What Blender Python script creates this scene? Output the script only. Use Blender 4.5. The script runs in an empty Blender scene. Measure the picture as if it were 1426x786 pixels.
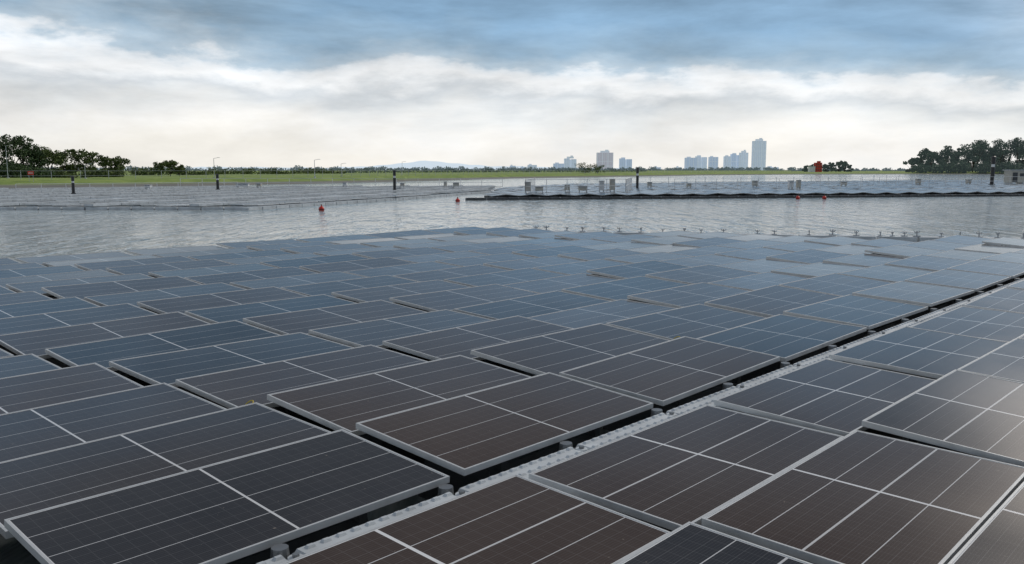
import bpy, math, random
import numpy as np
from mathutils import Vector, Matrix
random.seed(7); rng=np.random.default_rng(7)
S=bpy.context.scene
S.view_settings.view_transform='Standard'
try: S.view_settings.look='None'
except Exception: pass
S.view_settings.exposure=0

# ---------------- helpers ----------------
def new_mat(name):
    m=bpy.data.materials.new(name); m.use_nodes=True
    return m,m.node_tree.nodes,m.node_tree.links,m.node_tree.nodes['Principled BSDF']
def simple(name,col,rough=.6,metal=0,var=.15,scale=6,emit=None,es=0):
    m,n,l,b=new_mat(name)
    tc=n.new('ShaderNodeTexCoord'); no=n.new('ShaderNodeTexNoise'); no.inputs['Scale'].default_value=scale; no.inputs['Detail'].default_value=5
    l.new(tc.outputs['Object'],no.inputs['Vector'])
    r=n.new('ShaderNodeValToRGB'); r.color_ramp.elements[0].position=.3; r.color_ramp.elements[1].position=.7
    r.color_ramp.elements[0].color=[c*(1-var) for c in col]+[1]; r.color_ramp.elements[1].color=[min(1,c*(1+var)) for c in col]+[1]
    l.new(no.outputs['Fac'],r.inputs['Fac']); l.new(r.outputs['Color'],b.inputs['Base Color'])
    b.inputs['Roughness'].default_value=rough; b.inputs['Metallic'].default_value=metal
    if emit: b.inputs['Emission Color'].default_value=(*emit,1); b.inputs['Emission Strength'].default_value=es
    return m
class MB:
    def __init__(s): s.v=[]; s.f=[]; s.m=[]
    def add(s,vs,fs,mi=0):
        o=len(s.v); s.v+=[tuple(v) for v in vs]; s.f+=[tuple(i+o for i in f) for f in fs]; s.m+=[mi]*len(fs)
    def box(s,c,d,mi=0,ax=None,taper=1):
        x,y,z=[k/2 for k in d]; t=taper
        P=[(-x,-y,-z),(x,-y,-z),(x,y,-z),(-x,y,-z),(-x*t,-y*t,z),(x*t,-y*t,z),(x*t,y*t,z),(-x*t,y*t,z)]
        if ax is not None:
            P=[ax@Vector(p) for p in P]
        P=[(p[0]+c[0],p[1]+c[1],p[2]+c[2]) for p in P]
        s.add(P,[(0,3,2,1),(4,5,6,7),(0,1,5,4),(1,2,6,5),(2,3,7,6),(3,0,4,7)],mi)
    def cyl(s,p0,p1,r0,r1,n=8,mi=0):
        p0=Vector(p0);p1=Vector(p1);d=(p1-p0)
        q=d.to_track_quat('Z','Y')
        P=[]
        for p,r in((p0,r0),(p1,r1)):
            for i in range(n):
                a=2*math.pi*i/n; P.append(p+q@Vector((r*math.cos(a),r*math.sin(a),0)))
        F=[(i,(i+1)%n,n+(i+1)%n,n+i) for i in range(n)]+[tuple(range(n-1,-1,-1)),tuple(range(n,2*n))]
        s.add(P,F,mi)
    def sphere(s,c,r,n=12,k=8,mi=0,sz=1):
        P=[];F=[]
        for j in range(k+1):
            t=math.pi*j/k
            for i in range(n):
                a=2*math.pi*i/n; P.append((c[0]+r*math.sin(t)*math.cos(a),c[1]+r*math.sin(t)*math.sin(a),c[2]+r*sz*math.cos(t)))
        for j in range(k):
            for i in range(n): F.append((j*n+i,(j+1)*n+i,(j+1)*n+(i+1)%n,j*n+(i+1)%n))
        s.add(P,F,mi)
    def obj(s,name,mats,smooth=False,loc=None,link=True):
        me=bpy.data.meshes.new(name); me.from_pydata(s.v,[],s.f); 
        for m in mats: me.materials.append(m)
        me.polygons.foreach_set('material_index',s.m)
        if smooth: me.polygons.foreach_set('use_smooth',[True]*len(s.f))
        me.update()
        o=bpy.data.objects.new(name,me)
        if loc: o.location=loc
        if link: S.collection.objects.link(o)
        return o

# axes of the floating plant
AZ=math.radians(42.7)
U=Vector((math.sin(AZ),math.cos(AZ),0)); V=Vector((-math.cos(AZ),math.sin(AZ),0))
H=1.6; ZP=.45
def W(u,v,z=0): p=U*u+V*v; return Vector((p.x,p.y,z))
ROT=Matrix((( U.x,V.x,0),(U.y,V.y,0),(0,0,1)))

# ---------------- world ----------------
w=bpy.data.worlds.new("World"); S.world=w; w.use_nodes=True
n=w.node_tree.nodes; l=w.node_tree.links; n.clear()
SUN_AZ=math.radians(52); SUN_EL=math.radians(38)
out=n.new('ShaderNodeOutputWorld')
sky=n.new('ShaderNodeTexSky'); sky.sky_type='NISHITA'; sky.sun_disc=False; sky.sun_elevation=SUN_EL; sky.sun_rotation=SUN_AZ
bgA=n.new('ShaderNodeBackground'); bgA.inputs['Strength'].default_value=.08; l.new(sky.outputs[0],bgA.inputs['Color'])
bgB=n.new('ShaderNodeBackground'); bgB.inputs['Strength'].default_value=1.0
mix=n.new('ShaderNodeMixShader'); mix.inputs[0].default_value=.93
l.new(bgA.outputs[0],mix.inputs[1]); l.new(bgB.outputs[0],mix.inputs[2]); l.new(mix.outputs[0],out.inputs[0])
def M(op,a,b=None,c=None,clamp=False,N=None,L=None):
    N=N or n; L=L or l
    x=N.new('ShaderNodeMath'); x.operation=op; x.use_clamp=clamp
    for i,k in enumerate((a,b,c)):
        if k is None: continue
        if isinstance(k,(int,float)): x.inputs[i].default_value=k
        else: L.new(k,x.inputs[i])
    return x.outputs[0]
tc=n.new('ShaderNodeTexCoord'); sep=n.new('ShaderNodeSeparateXYZ'); l.new(tc.outputs['Generated'],sep.inputs[0])
dx,dy,dz=sep.outputs
def wnoise(sx,sz,scale,detail,rough,dist,off):
    mp=n.new('ShaderNodeMapping'); mp.inputs['Scale'].default_value=(sx,sx,sz); mp.inputs['Location'].default_value=off
    l.new(tc.outputs['Generated'],mp.inputs['Vector'])
    no=n.new('ShaderNodeTexNoise'); no.inputs['Scale'].default_value=scale; no.inputs['Detail'].default_value=detail; no.inputs['Roughness'].default_value=rough; no.inputs['Distortion'].default_value=dist
    l.new(mp.outputs[0],no.inputs['Vector']); return no.outputs['Fac']
n1=wnoise(1,2.8,3.2,10,.54,.12,(3.1,1.7,.4))
n2=wnoise(1,2.4,8,10,.58,.15,(8.1,4.2,2.0))
n3=wnoise(1,4.2,4.0,10,.60,.2,(1.1,9.2,5.0))
t=M('ADD',dz,M('MULTIPLY',M('SUBTRACT',n1,.49),.18))
t=M('ADD',t,M('MULTIPLY',M('SUBTRACT',n2,.5),.065))
t=M('ADD',t,M('MULTIPLY',dx,.065))
cr=n.new('ShaderNodeValToRGB'); l.new(t,cr.inputs['Fac'])
stops=[(0,(.95,.92,.86)),(.035,(.95,.94,.92)),(.058,(.84,.86,.87)),(.075,(.68,.72,.76)),(.092,(.95,.96,.97)),(.104,(.84,.88,.92)),(.113,(.50,.61,.71)),(.135,(.31,.45,.59)),(.18,(.23,.38,.55)),(.27,(.20,.32,.46)),(.38,(.27,.30,.34)),(.55,(.30,.30,.32)),(1,(.38,.39,.42))]
e=cr.color_ramp.elements
e[0].position=0; e[0].color=(*stops[0][1],1); e[1].position=1; e[1].color=(*stops[-1][1],1)
for p,c in stops[1:-1]:
    k=e.new(p); k.color=(*c,1)
amp=M('ADD',.30,M('MINIMUM',M('MULTIPLY',dz,10),1.5))
mod=M('ADD',1.0,M('MULTIPLY',M('SUBTRACT',n3,.5),amp)); mod=M('ADD',mod,M('MULTIPLY',M('SUBTRACT',n2,.5),.35))
# brighter cloud around the veiled sun (outside the picture, to the right)
gaz,gel=math.radians(40),math.radians(19)
sg=Vector((math.sin(gaz)*math.cos(gel),math.cos(gaz)*math.cos(gel),math.sin(gel)))
sd=Vector((math.sin(SUN_AZ)*math.cos(SUN_EL),math.cos(SUN_AZ)*math.cos(SUN_EL),math.sin(SUN_EL)))
dp=n.new('ShaderNodeVectorMath'); dp.operation='DOT_PRODUCT'; l.new(tc.outputs['Generated'],dp.inputs[0]); dp.inputs[1].default_value=sg
gl=M('POWER',M('MAXIMUM',dp.outputs['Value'],0),110)
gl=M('MULTIPLY',gl,M('MAXIMUM',M('MULTIPLY',M('SUBTRACT',n3,.38),6.0),.35))
vm=n.new('ShaderNodeVectorMath'); vm.operation='SCALE'; l.new(cr.outputs['Color'],vm.inputs[0]); l.new(mod,vm.inputs['Scale'])
gv=n.new('ShaderNodeVectorMath'); gv.operation='SCALE'; gv.inputs[0].default_value=(3.6,3.15,2.7); l.new(gl,gv.inputs['Scale'])
ad=n.new('ShaderNodeVectorMath'); ad.operation='ADD'; l.new(vm.outputs[0],ad.inputs[0]); l.new(gv.outputs[0],ad.inputs[1])
l.new(ad.outputs[0],bgB.inputs['Color'])

sun=bpy.data.lights.new('sun','SUN'); sun.energy=1.4; sun.angle=math.radians(20); sun.color=(1,.94,.86)
so=bpy.data.objects.new('sun',sun); S.collection.objects.link(so); so.rotation_euler=(-sd).to_track_quat('-Z','Y').to_euler()

# ---------------- camera ----------------
cam=bpy.data.cameras.new('camera'); co=bpy.data.objects.new('camera',cam); S.collection.objects.link(co)
co.location=(0,0,ZP+H); co.rotation_euler=(math.radians(90-7.4),0,0); cam.lens=30.3; cam.sensor_width=36; cam.clip_end=30000; cam.clip_start=.05
S.camera=co

# ---------------- materials ----------------
frame=simple('aluminium_frame',(.56,.58,.59),.42,.3,.10,9)
def glass(name,midw,cw,ctr,linecol):
    m,N,L,b=new_mat(name)
    uv=N.new('ShaderNodeUVMap'); uv.uv_map='UVMap'; sp=N.new('ShaderNodeSeparateXYZ'); L.new(uv.outputs[0],sp.inputs[0]); x,y,_=sp.outputs
    mm=lambda *a,**k: M(*a,N=N,L=L,**k)
    def line(c,p,wd):
        d=mm('ABSOLUTE',mm('SUBTRACT',c,p)); return mm('LESS_THAN',d,wd)
    strong=line(x,.5,midw)
    strong=mm('MAXIMUM',strong,mm('GREATER_THAN',mm('ABSOLUTE',mm('SUBTRACT',x,.5)),.4965))
    strong=mm('MAXIMUM',strong,mm('GREATER_THAN',mm('ABSOLUTE',mm('SUBTRACT',y,.5)),.4940))
    thin=mm('MAXIMUM',line(y,.25,cw),line(y,.75,cw)); thin=mm('MAXIMUM',thin,mm('MULTIPLY',line(y,.5,ctr),1.0))
    fx=mm('FRACT',mm('MULTIPLY',x,24)); fy=mm('FRACT',mm('MULTIPLY',y,12))
    cells=mm('MAXIMUM',mm('LESS_THAN',fx,.045),mm('LESS_THAN',fy,.05))
    bus=mm('LESS_THAN',mm('FRACT',mm('MULTIPLY',y,60)),.16)
    fac=mm('ADD',mm('MULTIPLY',thin,.72),mm('ADD',mm('MULTIPLY',cells,.045),mm('MULTIPLY',bus,.035)))
    fac=mm('MAXIMUM',fac,strong,clamp=True)
    oi=N.new('ShaderNodeObjectInfo')
    c0=N.new('ShaderNodeValToRGB'); c0.color_ramp.elements[0].color=(.044,.027,.020,1); c0.color_ramp.elements[1].color=(.013,.016,.023,1)
    c0.color_ramp.elements[0].position=.50; c0.color_ramp.elements[1].position=.95
    L.new(oi.outputs['Random'],c0.inputs[0])
    no=N.new('ShaderNodeTexNoise'); no.inputs['Scale'].default_value=1.6; no.inputs['Detail'].default_value=7; no.inputs['Roughness'].default_value=.65
    geo=N.new('ShaderNodeNewGeometry'); L.new(geo.outputs['Position'],no.inputs['Vector'])
    mx=N.new('ShaderNodeMix'); mx.data_type='RGBA'; L.new(fac,mx.inputs[0]); L.new(c0.outputs[0],mx.inputs[6]); mx.inputs[7].default_value=(*linecol,1)
    sp2=N.new('ShaderNodeTexNoise'); sp2.inputs['Scale'].default_value=34; sp2.inputs['Detail'].default_value=2; L.new(geo.outputs['Position'],sp2.inputs['Vector'])
    spots=mm('MULTIPLY',mm('GREATER_THAN',sp2.outputs['Fac'],.765),.35)
    dfac=mm('MAXIMUM',mm('MULTIPLY',mm('SUBTRACT',no.outputs['Fac'],.36),.09,clamp=True),spots)
    du=N.new('ShaderNodeMix'); du.data_type='RGBA'; L.new(dfac,du.inputs[0]); L.new(mx.outputs[2],du.inputs[6]); du.inputs[7].default_value=(.42,.36,.30,1)
    L.new(du.outputs[2],b.inputs['Base Color'])
    L.new(mm('ADD',.05,mm('MULTIPLY',no.outputs['Fac'],.14)),b.inputs['Roughness'])
    b.inputs['IOR'].default_value=1.31
    n4=N.new('ShaderNodeTexNoise'); n4.inputs['Scale'].default_value=1.6; n4.inputs['Detail'].default_value=1; L.new(geo.outputs['Position'],n4.inputs['Vector'])
    bp=N.new('ShaderNodeBump'); bp.inputs['Strength'].default_value=.1; bp.inputs['Distance'].default_value=.012; L.new(n4.outputs['Fac'],bp.inputs['Height']); L.new(bp.outputs[0],b.inputs['Normal'])
    return m
gL=glass('solar_glass',.0036,.0026,.0027,(.64,.66,.68))
gR=glass('solar_glass_wide_ribbon',.0052,.0028,.0062,(.74,.76,.78))
plastic=simple('float_plastic',(.50,.54,.57),.5,0,.22,3)
dplastic=simple('dark_float_plastic',(.06,.065,.07),.6,0,.2,3)
white=simple('white_paint',(.72,.73,.73),.45,0,.06,3)
black=simple('black_paint',(.02,.02,.022),.4)
galv=simple('galvanised_steel',(.45,.47,.48),.45,.6)
dsteel=simple('weathered_steel',(.38,.40,.42),.5,.3)
red=simple('red_buoy_plastic',(.62,.025,.012),.4)
yellow=simple('yellow_cable',(.55,.42,.03),.5)
rust=simple('bolt_steel',(.22,.23,.24),.4,.7)

# ---------------- solar panels ----------------
ML,MW,MT=1.835,.945,.036
def module_mesh(name,gm):
    mb=MB(); a,b,t=ML/2,MW/2,MT; i=.0115; g=.003
    mb.add([(-a,-b,-t),(a,-b,-t),(a,b,-t),(-a,b,-t),(-a,-b,0),(a,-b,0),(a,b,0),(-a,b,0),
            (-a+i,-b+i,0),(a-i,-b+i,0),(a-i,b-i,0),(-a+i,b-i,0),(-a+i,-b+i,-g),(a-i,-b+i,-g),(a-i,b-i,-g),(-a+i,b-i,-g)],
      [(0,3,2,1),(0,1,5,4),(1,2,6,5),(2,3,7,6),(3,0,4,7),(4,5,9,8),(5,6,10,9),(6,7,11,10),(7,4,8,11),(8,9,13,12),(9,10,14,13),(10,11,15,14),(11,8,12,15)],0)
    mb.add([(-a+i,-b+i,-g),(a-i,-b+i,-g),(a-i,b-i,-g),(-a+i,b-i,-g)],[(0,1,2,3)],1)
    o=mb.obj(name,[frame,gm],link=False); me=o.data
    uvl=me.uv_layers.new(name='UVMap'); 
    p=me.polygons[len(me.polygons)-1]
    for k,c in zip(p.loop_indices,[(0,0),(1,0),(1,1),(0,1)]): uvl.data[k].uv=c
    bpy.data.objects.remove(o); return me
meL=module_mesh('solar_panel',gL); meR=module_mesh('solar_panel_wide_ribbon',gR)
floats=MB(); PU=1.21*H; PV=.61*H
count=0
def cl(x,k=1.6): return max(-k,min(k,x))
def put(u0,v0,me,pitch=3.4):
    """u0,v0 = near corner (min u, min v)"""
    global count
    o=bpy.data.objects.new('solar_panel',me); S.collection.objects.link(o)
    til=math.radians(pitch+.85*cl(random.gauss(0,1))); rl=math.radians(.45*cl(random.gauss(0,1))); yw=math.radians(random.gauss(0,.35))
    c=W(u0+ML/2,v0+MW/2,ZP+math.sin(til)*MW/2+random.gauss(0,.006))
    R=ROT.to_4x4()@Matrix.Rotation(yw,4,'Z')@Matrix.Rotation(til,4,'X')@Matrix.Rotation(rl,4,'Y')
    o.matrix_world=Matrix.Translation(c)@R
    count+=1
    floats.box(W(u0+ML/2,v0+MW/2,.13),(1.15,.62,.34),0,ROT,.9)
    for s in(-.45,.45):
        floats.box(W(u0+ML/2+s,v0+.16,.345),(.05,.05,.10),0,ROT)
        floats.box(W(u0+ML/2+s,v0+MW-.16,.36),(.05,.05,.12),0,ROT)
def farline(X): return 24.0-.215*(X+.46)
shear=.15
for c in range(14):
    v0=2.01*H+c*PV
    st=(0,0,-.19,-.29)[c] if c<4 else -shear*(c-1)*PV+random.gauss(0,.04)
    for r in range(-3,16):
        if c==0 and r<-1: continue
        u0=1.94*H+st+r*PU+random.gauss(0,.012)
        ctr=W(u0+ML,v0+MW/2)
        lim=farline(ctr.x)-.5-(max(0,ctr.x-6)*.16)
        if ctr.y>lim: continue
        put(u0,v0,meL,3.2)
for c in range(14):
    v0=1.812*H-MW-c*PV
    st=.16+ (0,.09,.2)[c] if c<3 else .16+shear*c*PV
    for r in range(-4,15):
        u0=1.94*H+st+r*PU+random.gauss(0,.012)
        if abs(u0+ML/2)<1.3 and abs(v0+MW/2)<.75: continue
        ctr=W(u0+ML,v0+MW/2)
        if ctr.y>farline(ctr.x)-.9-(max(0,ctr.x-6)*.16): continue
        if ctr.x>30: continue
        put(u0,v0,meR,1.9)
floats.obj('panel_floats',[dplastic,galv])

# aisle walkway floats
wk=MB()
v_c=2.865; ww=.50
for i in range(-4,24):
    u0=i*.98; c=W(u0+.47,v_c,.30)
    wk.box(c,(.93,ww,.19),0,ROT,1.0); wk.box(c+Vector((0,0,.107)),(.92,ww-.008,.024),0,ROT,.968)
    for a in range(11):
        for b in range(6):
            wk.box(W(u0+.055+a*.082+(.02 if b%2 else 0),v_c-.2+b*.082,.424),(.05,.03,.014),0,ROT,.6)
    for s in(-.15,.17):
        p=W(u0-.025,v_c+s,.395)
        wk.cyl(p,p+Vector((0,0,.025)),.04,.035,10,0); wk.cyl(p+Vector((0,0,.025)),p+Vector((0,0,.04)),.016,.016,6,1)
    p=W(u0-.03,v_c+ww/2+.035,.36); wk.cyl(p,p+Vector((0,0,.07)),.045,.038,12,1)
wk.obj('floating_walkway',[plastic,rust])
pw=MB()
for i in range(-3,3):
    pw.box(W(i*.98,0,.31),(.93,.46,.2),0,ROT,.97)
pw.obj('floating_walkway',[plastic])

# outer walkway with mooring cleats
ow=MB(); A=Vector((.4,24.9,0)); B=Vector((22,20.2,0)); D=(B-A).normalized(); Nn=Vector((-D.y,D.x,0)); Lw=(B-A).length
ax=Matrix(((D.x,Nn.x,0),(D.y,Nn.y,0),(0,0,1)))
k=0
while k*1.0<Lw:
    p=A+D*(k*1.0); ow.box((p.x,p.y,.20),(.94,.44,.22),0,ax,.96); k+=1
ow.obj('floating_walkway',[plastic])
cm=MB()
cm.box((0,0,.01),(.16,.09,.03)); cm.cyl((0,0,.02),(0,0,.12),.018,.015,8); cm.cyl((-.05,0,.10),(.05,0,.10),.012,.012,8)
cm.cyl((-.05,0,.10),(-.07,0,.15),.012,.009,8); cm.cyl((.05,0,.10),(.07,0,.15),.012,.009,8); cm.sphere((0,0,.13),.02,8,6)
c0=cm.obj('mooring_cleat',[dsteel]); c0.location=A+D*.3+Vector((0,0,.31))
p=.3
while p<Lw-.5:
    p+=random.choice([.3,.45,.6,.9])
    o=bpy.data.objects.new('mooring_cleat',c0.data); o.location=A+D*p+Vector((0,0,.31)); o.rotation_euler=(0,0,random.uniform(-1.2,1.2)); o.scale=[random.uniform(.75,1.1)]*3; S.collection.objects.link(o)

# yellow cables (low small loops)
def cable(pts,name='yellow_cable'):
    cu=bpy.data.curves.new(name,'CURVE'); cu.dimensions='3D'; cu.bevel_depth=.004
    s=cu.splines.new('BEZIER'); s.bezier_points.add(len(pts)-1)
    for b,q in zip(s.bezier_points,pts): b.co=q; b.handle_left_type=b.handle_right_type='AUTO'
    cu.materials.append(yellow); o=bpy.data.objects.new(name,cu); S.collection.objects.link(o)
for (u,v) in((1.90*H-.06,3.23*H),(4.33*H-.02,2.66*H),(4.2*H,5.0*H)):
    cable([W(u-.04,v-.05,ZP-.03),W(u,v-.03,ZP+.03),W(u+.02,v,ZP+.045),W(u,v+.03,ZP+.03),W(u-.04,v+.05,ZP-.03)])

# ---------------- water ----------------
m,N,L,b=new_mat('water')
b.inputs['Roughness'].default_value=.10; b.inputs['IOR'].default_value=1.36
geo=N.new('ShaderNodeNewGeometry')
def wn(scale,det,sx=1,sy=1,dist=0,rgh=.55):
    mp=N.new('ShaderNodeMapping'); mp.inputs['Scale'].default_value=(sx,sy,1); mp.inputs['Rotation'].default_value=(0,0,.12); L.new(geo.outputs['Position'],mp.inputs['Vector'])
    q=N.new('ShaderNodeTexNoise'); q.inputs['Scale'].default_value=scale; q.inputs['Detail'].default_value=det; q.inputs['Roughness'].default_value=rgh; q.inputs['Distortion'].default_value=dist; L.new(mp.outputs[0],q.inputs['Vector']); return q.outputs['Fac']
mm=lambda *a,**k: M(*a,N=N,L=L,**k)
rip=wn(3.0,3,1.1,.20,.5,.6)
swell=wn(.9,3,1,.35,.3)
hgt=mm('ADD',mm('MULTIPLY',rip,1.0),mm('MULTIPLY',swell,1.6))
bp=N.new('ShaderNodeBump'); bp.inputs['Strength'].default_value=1; L.new(hgt,bp.inputs['Height'])
L.new(mm('MULTIPLY',mm('ADD',.2,wn(.07,3)),.26),bp.inputs['Distance']); L.new(bp.outputs[0],b.inputs['Normal'])
wr=N.new('ShaderNodeValToRGB'); L.new(mm('ADD',mm('MULTIPLY',rip,.65),mm('ADD',mm('MULTIPLY',swell,.2),mm('MULTIPLY',wn(.12,4),.15))),wr.inputs[0])
wr.color_ramp.elements[0].position=.40; wr.color_ramp.elements[1].position=.60
wr.color_ramp.elements[0].color=(.16,.20,.20,1); wr.color_ramp.elements[1].color=(.46,.49,.48,1)  # light and dark of the ripples put into the water colour
L.new(wr.outputs[0],b.inputs['Base Color'])
water=m
mb=MB(); R=12000; mb.add([(-R,-R,0),(R,-R,0),(R,R,0),(-R,R,0)],[(0,1,2,3)]); mb.obj('water',[water])

# ---------------- land ----------------
m,N,L,b=new_mat('grass'); geo=N.new('ShaderNodeNewGeometry')
q=N.new('ShaderNodeTexNoise'); q.inputs['Scale'].default_value=.35; q.inputs['Detail'].default_value=8; q.inputs['Roughness'].default_value=.7; L.new(geo.outputs['Position'],q.inputs['Vector'])
r=N.new('ShaderNodeValToRGB'); L.new(q.outputs['Fac'],r.inputs[0]); r.color_ramp.elements[0].position=.32; r.color_ramp.elements[1].position=.68
r.color_ramp.elements[0].color=(.12,.20,.030,1); r.color_ramp.elements[1].color=(.30,.38,.09,1)
sp=N.new('ShaderNodeSeparateXYZ'); L.new(geo.outputs['Position'],sp.inputs[0])
mr=N.new('ShaderNodeMapRange'); mr.inputs[1].default_value=.25; mr.inputs[2].default_value=.45; L.new(sp.outputs[2],mr.inputs[0])
mx=N.new('ShaderNodeMix'); mx.data_type='RGBA'; L.new(mr.outputs[0],mx.inputs[0]); mx.inputs[6].default_value=(.20,.20,.18,1); L.new(r.outputs[0],mx.inputs[7])
L.new(mx.outputs[2],b.inputs['Base Color']); b.inputs['Roughness'].default_value=.9
grass=m
shore=[(-900,-500),(-300,-60),(-120,55),(-85,85),(-56,99),(-42,112),(-29,133),(-15,170),(0,215),(40,280),(75,340),(130,400),(200,425),(300,440),(600,520),(2500,900)]
sh=[]
for (x0,y0),(x1,y1) in zip(shore[:-1],shore[1:]):
    for i in range(8): tt=i/8; sh.append((x0+(x1-x0)*tt+random.gauss(0,.4),y0+(y1-y0)*tt+random.gauss(0,.4)))
mb=MB(); fac=[1,1.012,1.05,1.10,1.4,2.5,8,60]; zz=[-.3,.25,.85,1.0,1.02,1.05,1.1,1.2]
P=[(x*f,y*f,z+(random.gauss(0,.04) if 1<j<5 else 0)) for j,(f,z) in enumerate(zip(fac,zz)) for (x,y) in sh]; ns=len(sh)
F=[(j*ns+i,j*ns+i+1,(j+1)*ns+i+1,(j+1)*ns+i) for j in range(len(fac)-1) for i in range(ns-1)]
mb.add(P,F); mb.obj('grass_embankment',[grass])

# ---------------- foliage ----------------
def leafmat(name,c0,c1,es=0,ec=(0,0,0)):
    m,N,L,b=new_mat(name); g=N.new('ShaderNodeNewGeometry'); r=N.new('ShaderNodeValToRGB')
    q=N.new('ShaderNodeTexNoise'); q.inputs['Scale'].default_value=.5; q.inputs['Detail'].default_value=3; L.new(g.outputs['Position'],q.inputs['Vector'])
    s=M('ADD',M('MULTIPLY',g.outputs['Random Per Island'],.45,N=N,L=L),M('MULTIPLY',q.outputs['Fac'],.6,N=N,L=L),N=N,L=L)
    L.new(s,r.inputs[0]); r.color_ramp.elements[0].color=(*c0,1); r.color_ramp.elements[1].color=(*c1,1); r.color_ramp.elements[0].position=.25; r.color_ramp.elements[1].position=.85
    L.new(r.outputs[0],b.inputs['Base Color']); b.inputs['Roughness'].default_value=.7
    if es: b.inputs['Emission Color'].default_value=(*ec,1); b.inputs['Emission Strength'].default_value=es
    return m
bark=simple('bark',(.09,.07,.05),.9)
lf=leafmat('leaves',(.035,.062,.018),(.16,.21,.05)); lf2=leafmat('leaves_dark',(.024,.048,.020),(.10,.16,.05))
lfm=leafmat('leaves_misty',(.030,.060,.034),(.10,.15,.07),.035,(.45,.6,.7))  # slight distance haze painted in as a faint bluish emission
lfar=leafmat('leaves_hazy',(.05,.075,.05),(.09,.12,.08),.14,(.45,.6,.7))  # stronger bluish emission, painted aerial haze for the far tree lines
def leaves(mb,cents,rads,nn,size,mi=1):
    k=len(cents); w_=np.array([r[0]*r[2] for r in rads]); w_=w_/w_.sum()
    idx=rng.choice(k,nn,p=w_); d=rng.normal(size=(nn,3)); d/=np.linalg.norm(d,axis=1)[:,None]; rr=rng.random(nn)**.45
    C=np.array(cents)[idx]+d*rr[:,None]*np.array(rads)[idx]
    a=rng.normal(size=(nn,3)); a/=np.linalg.norm(a,axis=1)[:,None]; b_=np.cross(a,rng.normal(size=(nn,3))); b_/=np.linalg.norm(b_,axis=1)[:,None]
    s=size*(.5+rng.random(nn))[:,None]
    Q=np.stack([C-a*s,C-b_*s*.6,C+a*s,C+b_*s*.6],1).reshape(-1,3)
    mb.add(Q.tolist(),[(4*i,4*i+1,4*i+2,4*i+3) for i in range(nn)],mi)
def tree(X,Y,h,wd,mat,dens=1.0,ls=.2,trunk=.35,name='broadleaf_tree',z0=.95):
    mb=MB(); th=h*trunk; r=h*.018
    mb.cyl((0,0,-.3),(random.gauss(0,.15),random.gauss(0,.15),th),r*1.5,r,7,0)
    cents=[];rads=[]
    nl=random.randint(12,17)
    for i in range(nl):
        a=2*math.pi*i/nl*2.4+random.uniform(-.4,.4); q=random.random(); z=h*(trunk+.02+(.94-trunk)*q)
        rr=wd*.5*random.uniform(.25,1.0)*math.sqrt(max(.08,1-(q-.35)**2*1.9))
        c=(rr*math.cos(a),rr*math.sin(a),z)
        s=wd*random.uniform(.10,.19); cents.append(c); rads.append((s,s,s*random.uniform(.5,.8)))
        mid=(c[0]*.45,c[1]*.45,th+(z-th)*.5); mb.cyl((0,0,th*.9),mid,r*.7,r*.4,5,0); mb.cyl(mid,c,r*.4,r*.12,5,0)
    cents.append((0,0,h*.68)); rads.append((wd*.24,wd*.24,h*.22))
    leaves(mb,cents,rads,int(1700*dens),ls)
    return mb.obj(name,[bark,mat],loc=(X,Y,z0))
def K(px,D): return (px-713)/1211*D
for px,D,h,wd,m_,de,tr in[(-60,120,6.4,7,lf2,1.5,.06),(-22,122,6.2,7,lf2,1.6,.06),(14,124,5.9,5.5,lf2,1.7,.05),(34,126,5.8,5.5,lf2,1.6,.06),(50,127,4.9,4.5,lf2,1.3,.1),(68,128,4.4,4.5,lf,1.2,.12),(88,132,4.3,4.2,lf,1.1,.15),(106,134,4.3,4.0,lf,.9,.22),(124,134,4.0,4.0,lf,.8,.2),(147,136,3.2,4.2,lf,1,.15),(162,138,3.2,4,lf,.9,.15),(222,150,2.3,3.2,lf,.7,.2),(236,152,2.7,3.4,lf,.8,.2),(249,152,2.0,2.8,lf,.6,.2),(815,290,3.4,7,lf,.6,.05),(832,292,3.0,6,lf,.5,.05)]:
    tree(K(px,D),D,h,wd,m_,de,.14,tr)
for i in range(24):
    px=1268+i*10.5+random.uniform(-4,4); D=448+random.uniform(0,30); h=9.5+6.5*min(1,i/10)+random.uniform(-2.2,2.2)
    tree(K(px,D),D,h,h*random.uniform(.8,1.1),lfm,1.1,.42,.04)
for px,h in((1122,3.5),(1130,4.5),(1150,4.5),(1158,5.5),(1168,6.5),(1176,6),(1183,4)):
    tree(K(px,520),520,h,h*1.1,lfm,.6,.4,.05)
def strip(name,pts,h,nn,size,mat,wob=.5,z0=.9,depth=4):
    mb=MB(); cents=[];rads=[]
    for (x0,y0),(x1,y1) in zip(pts[:-1],pts[1:]):
        Ls=math.hypot(x1-x0,y1-y0); k=max(2,int(Ls/(h*.9)))
        for i in range(k):
            tt=(i+random.random())/k; hh=h*random.uniform(1-wob,1)
            cents.append((x0+(x1-x0)*tt,y0+(y1-y0)*tt+random.uniform(-depth,depth),z0+hh*.45)); rads.append((h*random.uniform(.6,1.2),h*.7,hh*.55))
    leaves(mb,cents,rads,nn,size,0); return mb.obj(name,[mat])
strip('shrubs',[(K(-60,118),116),(K(60,122),122)],2.6,6000,.15,lf2,.5,.9,1.5)
strip('shrubs',[(K(50,122),122),(K(180,132),132)],1.5,3500,.14,lf,.6,.9,1.5)
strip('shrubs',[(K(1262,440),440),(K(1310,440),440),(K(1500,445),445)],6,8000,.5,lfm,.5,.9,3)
strip('shrub_row',[(K(180,170),170),(K(330,210),210),(K(480,260),260)],2.0,6000,.2,lf,.7)
strip('shrub_row',[(K(480,300),300),(K(700,420),420),(K(900,560),560)],2.2,4000,.3,lfm,.6)
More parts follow.
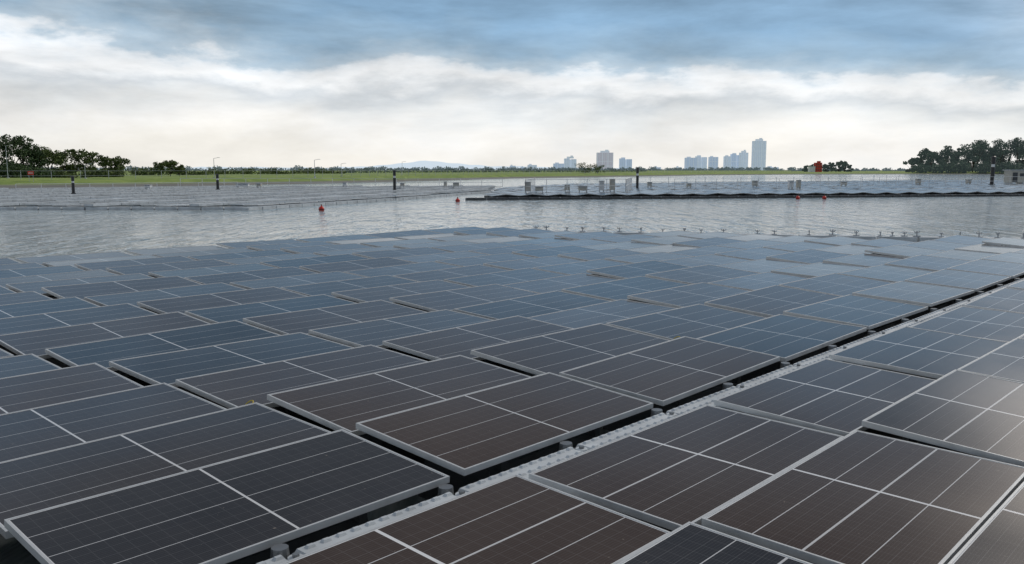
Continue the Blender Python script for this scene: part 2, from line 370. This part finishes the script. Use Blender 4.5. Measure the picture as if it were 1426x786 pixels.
strip('distant_tree_line',[(K(440,1500),1500),(K(1120,1700),1700)],9,9000,1.6,lfar,.5,0,20)
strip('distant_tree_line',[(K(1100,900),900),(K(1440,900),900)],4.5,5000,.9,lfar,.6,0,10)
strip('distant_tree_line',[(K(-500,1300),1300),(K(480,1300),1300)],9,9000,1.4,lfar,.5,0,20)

# ---------------- hills ----------------
hillm=simple('hazy_hill',(.30,.36,.42),1,0,.05,.001,(.54,.62,.68),.78)  # aerial haze painted as bluish base plus emission; hills are no light source
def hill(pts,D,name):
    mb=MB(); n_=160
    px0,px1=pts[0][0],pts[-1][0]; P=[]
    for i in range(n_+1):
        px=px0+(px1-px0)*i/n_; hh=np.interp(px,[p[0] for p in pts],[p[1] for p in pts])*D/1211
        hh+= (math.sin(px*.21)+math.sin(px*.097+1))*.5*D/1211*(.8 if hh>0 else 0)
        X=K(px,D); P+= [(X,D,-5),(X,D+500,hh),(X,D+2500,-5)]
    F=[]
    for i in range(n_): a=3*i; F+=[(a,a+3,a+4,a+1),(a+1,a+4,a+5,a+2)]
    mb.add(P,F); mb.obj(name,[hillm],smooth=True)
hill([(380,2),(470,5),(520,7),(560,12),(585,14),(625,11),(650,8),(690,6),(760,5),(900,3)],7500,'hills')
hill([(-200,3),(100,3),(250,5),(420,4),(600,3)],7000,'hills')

# ---------------- skyline ----------------
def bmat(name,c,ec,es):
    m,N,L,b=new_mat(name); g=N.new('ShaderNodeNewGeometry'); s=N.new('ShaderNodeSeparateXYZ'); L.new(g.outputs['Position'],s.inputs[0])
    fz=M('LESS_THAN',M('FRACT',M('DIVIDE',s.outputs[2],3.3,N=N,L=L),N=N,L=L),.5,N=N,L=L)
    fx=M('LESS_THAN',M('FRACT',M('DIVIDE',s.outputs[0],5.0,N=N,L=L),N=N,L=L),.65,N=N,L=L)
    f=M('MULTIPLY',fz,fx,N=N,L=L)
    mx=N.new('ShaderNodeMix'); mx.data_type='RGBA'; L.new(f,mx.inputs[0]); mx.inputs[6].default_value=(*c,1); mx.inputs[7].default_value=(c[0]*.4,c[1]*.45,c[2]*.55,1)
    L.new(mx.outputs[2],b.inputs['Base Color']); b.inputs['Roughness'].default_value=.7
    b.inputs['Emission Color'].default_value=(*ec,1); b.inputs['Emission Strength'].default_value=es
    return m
bA=bmat('tower_facade_pale_hazy',(.45,.48,.52),(.42,.52,.64),.54); bB=bmat('tower_facade_blue_hazy',(.25,.32,.42),(.42,.53,.68),.54); bC=bmat('tower_facade_warm_hazy',(.42,.36,.36),(.46,.50,.60),.48)  # facades carry painted aerial haze: bluish base tones and emission
trim=simple('tower_trim_hazy',(.55,.57,.6),.7,0,.05,1,(.44,.52,.60),.45)  # same painted haze on the trim, as emission
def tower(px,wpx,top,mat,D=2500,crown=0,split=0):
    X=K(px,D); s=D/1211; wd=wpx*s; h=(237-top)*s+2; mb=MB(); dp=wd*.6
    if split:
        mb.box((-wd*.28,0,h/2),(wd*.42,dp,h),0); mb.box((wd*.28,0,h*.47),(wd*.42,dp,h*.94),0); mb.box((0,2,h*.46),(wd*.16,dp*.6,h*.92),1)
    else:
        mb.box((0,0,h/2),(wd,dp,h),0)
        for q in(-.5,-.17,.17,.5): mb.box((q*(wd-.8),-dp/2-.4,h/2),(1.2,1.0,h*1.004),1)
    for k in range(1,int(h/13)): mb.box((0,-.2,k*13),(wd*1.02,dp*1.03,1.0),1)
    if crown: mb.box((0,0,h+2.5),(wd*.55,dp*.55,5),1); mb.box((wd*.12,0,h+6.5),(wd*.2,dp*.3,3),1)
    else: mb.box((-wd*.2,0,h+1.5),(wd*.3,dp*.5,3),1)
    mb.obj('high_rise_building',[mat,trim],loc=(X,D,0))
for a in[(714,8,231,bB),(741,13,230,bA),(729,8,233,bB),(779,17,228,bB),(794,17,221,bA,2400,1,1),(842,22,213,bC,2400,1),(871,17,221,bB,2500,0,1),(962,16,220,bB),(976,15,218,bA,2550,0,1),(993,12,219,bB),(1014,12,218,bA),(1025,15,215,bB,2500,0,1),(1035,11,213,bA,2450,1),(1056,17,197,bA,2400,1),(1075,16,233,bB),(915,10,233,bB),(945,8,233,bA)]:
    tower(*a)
redm=simple('red_brick_paint',(.55,.05,.03),.7)
mb=MB(); mb.box((0,0,2.6),(3.6,3,5.2),0); mb.box((.4,0,5.6),(1.6,1.6,1),0); mb.box((-3.4,0,1.6),(3,3,3.2),2); mb.box((-3.4,0,3.3),(3.3,3.3,.25),1)
for q in(-1,0,1):
    for z in(1.3,2.9,4.3): mb.box((q*1.1,-1.52,z),(.5,.08,.8),1)
mb.obj('red_building',[redm,dplastic,white],loc=(K(1139,480),480,.9))

# ---------------- distant floating arrays ----------------
def inside(x,y,poly):
    r=False; j=len(poly)-1
    for i in range(len(poly)):
        xi,yi=poly[i]; xj,yj=poly[j]
        if (yi>y)!=(yj>y) and x<(xj-xi)*(y-yi)/(yj-yi)+xi: r=not r
        j=i
    return r
m,N,L,b=new_mat('distant_panel_glass'); g=N.new('ShaderNodeNewGeometry'); r=N.new('ShaderNodeValToRGB'); L.new(g.outputs['Random Per Island'],r.inputs[0])
r.color_ramp.elements[0].color=(.07,.10,.14,1); r.color_ramp.elements[1].color=(.26,.32,.38,1); L.new(r.outputs[0],b.inputs['Base Color']); b.inputs['Roughness'].default_value=.22
dglass=m
def array(poly,ang,tilt,duo,name,pu=1.95,pv=1.02,walk=8,zc=.33,fl=3):
    mb=MB(); ca,sa=math.cos(ang),math.sin(ang)
    xs=[p[0] for p in poly]; ys=[p[1] for p in poly]; R_=max(max(xs)-min(xs),max(ys)-min(ys)); cx=(max(xs)+min(xs))/2; cy=(max(ys)+min(ys))/2
    nu=int(R_/pu)+2; nv=int(R_/pv)+2
    base=Matrix(((ca,-sa,0),(sa,ca,0),(0,0,1)))
    for i in range(-nu,nu):
        for j in range(-nv,nv):
            a=i*pu; b_=j*pv
            x=cx+a*ca-b_*sa; y=cy+a*sa+b_*ca
            if not inside(x,y,poly): continue
            if (i if duo else j)%walk==0:
                mb.box((x,y,.24),(pu*(.45 if duo else .98),pv*(.98 if duo else .6),.12),2,base); continue
            t=tilt if (not duo or j%2) else -tilt
            ax=base@Matrix.Rotation(math.radians(t+random.gauss(0,.8)),3,'X')
            z=zc+random.gauss(0,.01)
            mb.box((x,y,z),(1.84,.96,.035),1,ax)
            q=[ax@Vector(v)+Vector((x,y,z)) for v in((-.9,-.45,.0215),(.9,-.45,.0215),(.9,.45,.0215),(-.9,.45,.0215))]
            mb.add(q,[(0,1,2,3)],0)
            mb.box((x,y,.05),(1.6,.75,.20),fl,base)
    return mb.obj(name,[dglass,frame,plastic,dplastic])
pl=[(-80,45.2),(-14,45.8),(-8.5,60),(-2.5,80),(-2.5,104),(-22,100),(-85,70)]
array(pl,math.radians(70),-1.5,False,'floating_solar_array',walk=5,zc=.19,fl=2)
pr=[(-2,60.5),(41,69.5),(95,81),(140,150),(70,150),(8,112),(-1,90)]
array(pr,math.radians(90+12),6,True,'floating_solar_array',zc=.28)

mb=MB(); a=Vector((-2.5,59.8,0)); b2=Vector((95,80.3,0)); d=(b2-a).normalized(); Lr=(b2-a).length; axm=Matrix(((d.x,-d.y,0),(d.y,d.x,0),(0,0,1)))
k=0
while k*1.5<Lr:
    p=a+d*(k*1.5); mb.box((p.x,p.y,.06),(1.42,.5,.18),0,axm,.95); mb.cyl((p.x,p.y-.3,.10),(p.x,p.y-.3,.18),.07,.07,6,1); k+=1
mb.obj('mooring_pontoon',[dplastic,rust])
mb=MB()
for a,b2 in((Vector((-72,44.7,0)),Vector((-13.6,45.2,0))),(Vector((-13.6,45.2,0)),Vector((-8,60,0))),(Vector((-8,60,0)),Vector((-2,80,0)))):
    d=(b2-a).normalized(); Lr=(b2-a).length; axm=Matrix(((d.x,-d.y,0),(d.y,d.x,0),(0,0,1))); k=0
    while k*1.2<Lr:
        p=a+d*k*1.2; mb.box((p.x,p.y,.06),(1.12,.45,.16),0,axm); k+=1
mb.obj('mooring_pontoon',[plastic])

def railing(p0,p1,h=1.05,z0=.28,sp=1.6,name='handrail',mat=white,th=.026):
    mb=MB(); p0=Vector((*p0,z0)); p1=Vector((*p1,z0)); d=p1-p0; k=int(d.length/sp)
    for i in range(k+1):
        p=p0+d*i/k; mb.cyl(p,p+Vector((0,0,h)),th,th,6)
    for q in(.5,1):
        mb.cyl(p0+Vector((0,0,h*q)),p1+Vector((0,0,h*q)),th*.8,th*.8,6)
    mb.cyl(p0,p1,th,th,6)
    return mb.obj(name,[mat])
railing((K(732,66),66),(K(872,70),70)); railing((K(732,66),66),(K(745,80),80)); railing((K(872,70),70),(K(880,84),84))
railing((K(250,94),94),(K(700,96),96),.9,.25,2.2); railing((K(880,92),92),(K(1430,100),100),1.0,.3,2.0)
railing((K(940,84),84),(K(1200,86),86),.9,.3,2.0); railing((K(1200,110),110),(K(1430,120),120),1.1,.3,2.0)
railing((K(20,72),72),(K(330,84),84),.7,.2,1.8)
def cabinet(X,Y,w_,h,z0=.28,mat=white,name='inverter_cabinet'):
    mb=MB(); mb.box((0,0,.18+h/2),(w_,.5,h),0); mb.box((0,-.02,.2+h),(w_*1.12,.62,.05),1)
    for s in(-.4,.4): mb.box((s*w_,0,.09),(.06,.4,.18),1)
    mb.box((0,-.256,.18+h*.5),(.02,.02,h*.9),1); 
    for s in(-.25,.25):
        mb.box((s*w_,-.258,.18+h*.5),(w_*.42,.015,h*.86),0)
        for q in range(4): mb.box((s*w_,-.27,.18+h*(.68+.05*q)),(w_*.3,.02,.02),1)
    mb.obj(name,[mat,galv],loc=(X,Y,z0))
beige=simple('beige_cabinet_paint',(.48,.46,.40),.5)
for px,D,w_,h in((735,67,.45,.65),(751,68,.6,.3),(790,69,.4,.4),(812,69,.7,.3),(838,70,.4,.7),(853,70,.4,.85),(1052,92,.5,.45),(1102,80,.4,.6),(1113,80,.3,.65),(1176,95,.6,.3),(635,88,.6,.3),(620,88,.3,.4),(337,86,1.2,.25),(360,86,.4,.25),(560,88,.4,.25),(1280,105,.5,.5),(1350,108,.5,.4),(480,90,.4,.3),(205,80,.5,.2),(960,85,.4,.3),(905,88,.4,.35)):
    cabinet(K(px,D),D,w_,h,.28,random.choice([white,beige,beige]))
mb=MB(); mb.box((0,0,1.0),(1.8,1.6,1.5),0); mb.box((0,0,1.8),(2.1,1.9,.1),1); mb.box((-.4,-.82,.9),(.6,.05,1.2),2); mb.box((.45,-.82,1.2),(.5,.05,.4),2)
for s in(-.7,.7): mb.box((s,0,.08),(.2,1.4,.3),1)
mb.obj('equipment_hut',[beige,galv,dplastic],loc=(K(1414,110),110,.25))
def beacon(px,D,h,z0=.25,r=.13):
    mb=MB(); mb.cyl((0,0,0),(0,0,.08),r*1.6,r*1.6,12,0); mb.cyl((0,0,.08),(0,0,h*.62),r,r,12,0); mb.cyl((0,0,h*.62),(0,0,h*.72),r*.85,r*.85,12,1); mb.cyl((0,0,h*.72),(0,0,h*.94),r*1.02,r*1.02,12,0)
    mb.cyl((0,0,h*.94),(0,0,h*.97),r*1.35,r*1.3,12,0); mb.cyl((0,0,h*.97),(0,0,h),r*1.2,r*.4,12,0)
    mb.obj('beacon_light_post',[black,white],loc=(K(px,D),D,z0),smooth=False)
beacon(549,77,1.8); beacon(302,80,1.45); beacon(100,66,1.35,.25,.11); beacon(888,84,2.05); beacon(1383,100,3.3,.35,.22)
def lamp(px,D,h,z0=.9):
    mb=MB(); mb.cyl((0,0,0),(0,0,h),.05,.035,6,0); mb.cyl((0,0,h),(.6,0,h+.12),.03,.025,6,0); mb.box((.7,0,h+.12),(.35,.14,.06),1); mb.box((0,0,.1),(.25,.25,.2),0)
    mb.obj('street_lamp',[galv,white],loc=(K(px,D),D,z0))
for a in((438,128,2.6),(298,125,2.8),(118,112,1.8),(10,112,4.2),(475,150,2.2),(560,200,3)): lamp(*a)
mb=MB(); pts=[(x*1.07,y*1.07) for x,y in shore[3:12]]
for (x0,y0),(x1,y1) in zip(pts[:-1],pts[1:]):
    Ls=math.hypot(x1-x0,y1-y0); k=max(2,int(Ls/3))
    for i in range(k):
        x=x0+(x1-x0)*i/k; y=y0+(y1-y0)*i/k; mb.cyl((x,y,.8),(x,y,2.0),.035,.035,5)
    for z in(1.35,1.95): mb.cyl((x0,y0,z),(x1,y1,z),.018,.018,5)
mb.obj('wire_fence',[galv])
for px,D in((446,44.2),(637,56.5),(1113,61.8),(1150,61.8)):
    mb=MB(); mb.sphere((0,0,.07),.15,16,10,0,.95); mb.cyl((0,0,.19),(0,0,.27),.035,.03,8,0); mb.cyl((-.03,0,.28),(.03,0,.28),.03,.03,8,1); mb.cyl((0,0,.05),(0,0,.09),.158,.158,16,1)
    mb.obj('mooring_buoy',[red,black],smooth=True,loc=(K(px,D),D,0))
mb=MB(); mb.box((0,0,1.1),(.7,.04,.45),0); mb.box((0,-.025,1.1),(.55,.01,.08),1); mb.cyl((-.25,.03,0),(-.25,.03,1.1),.025,.025,6,2); mb.cyl((.25,.03,0),(.25,.03,1.1),.025,.025,6,2)
mb.obj('warning_sign',[redm,white,galv],loc=(K(42,104),104,.6))
print('panels',count)
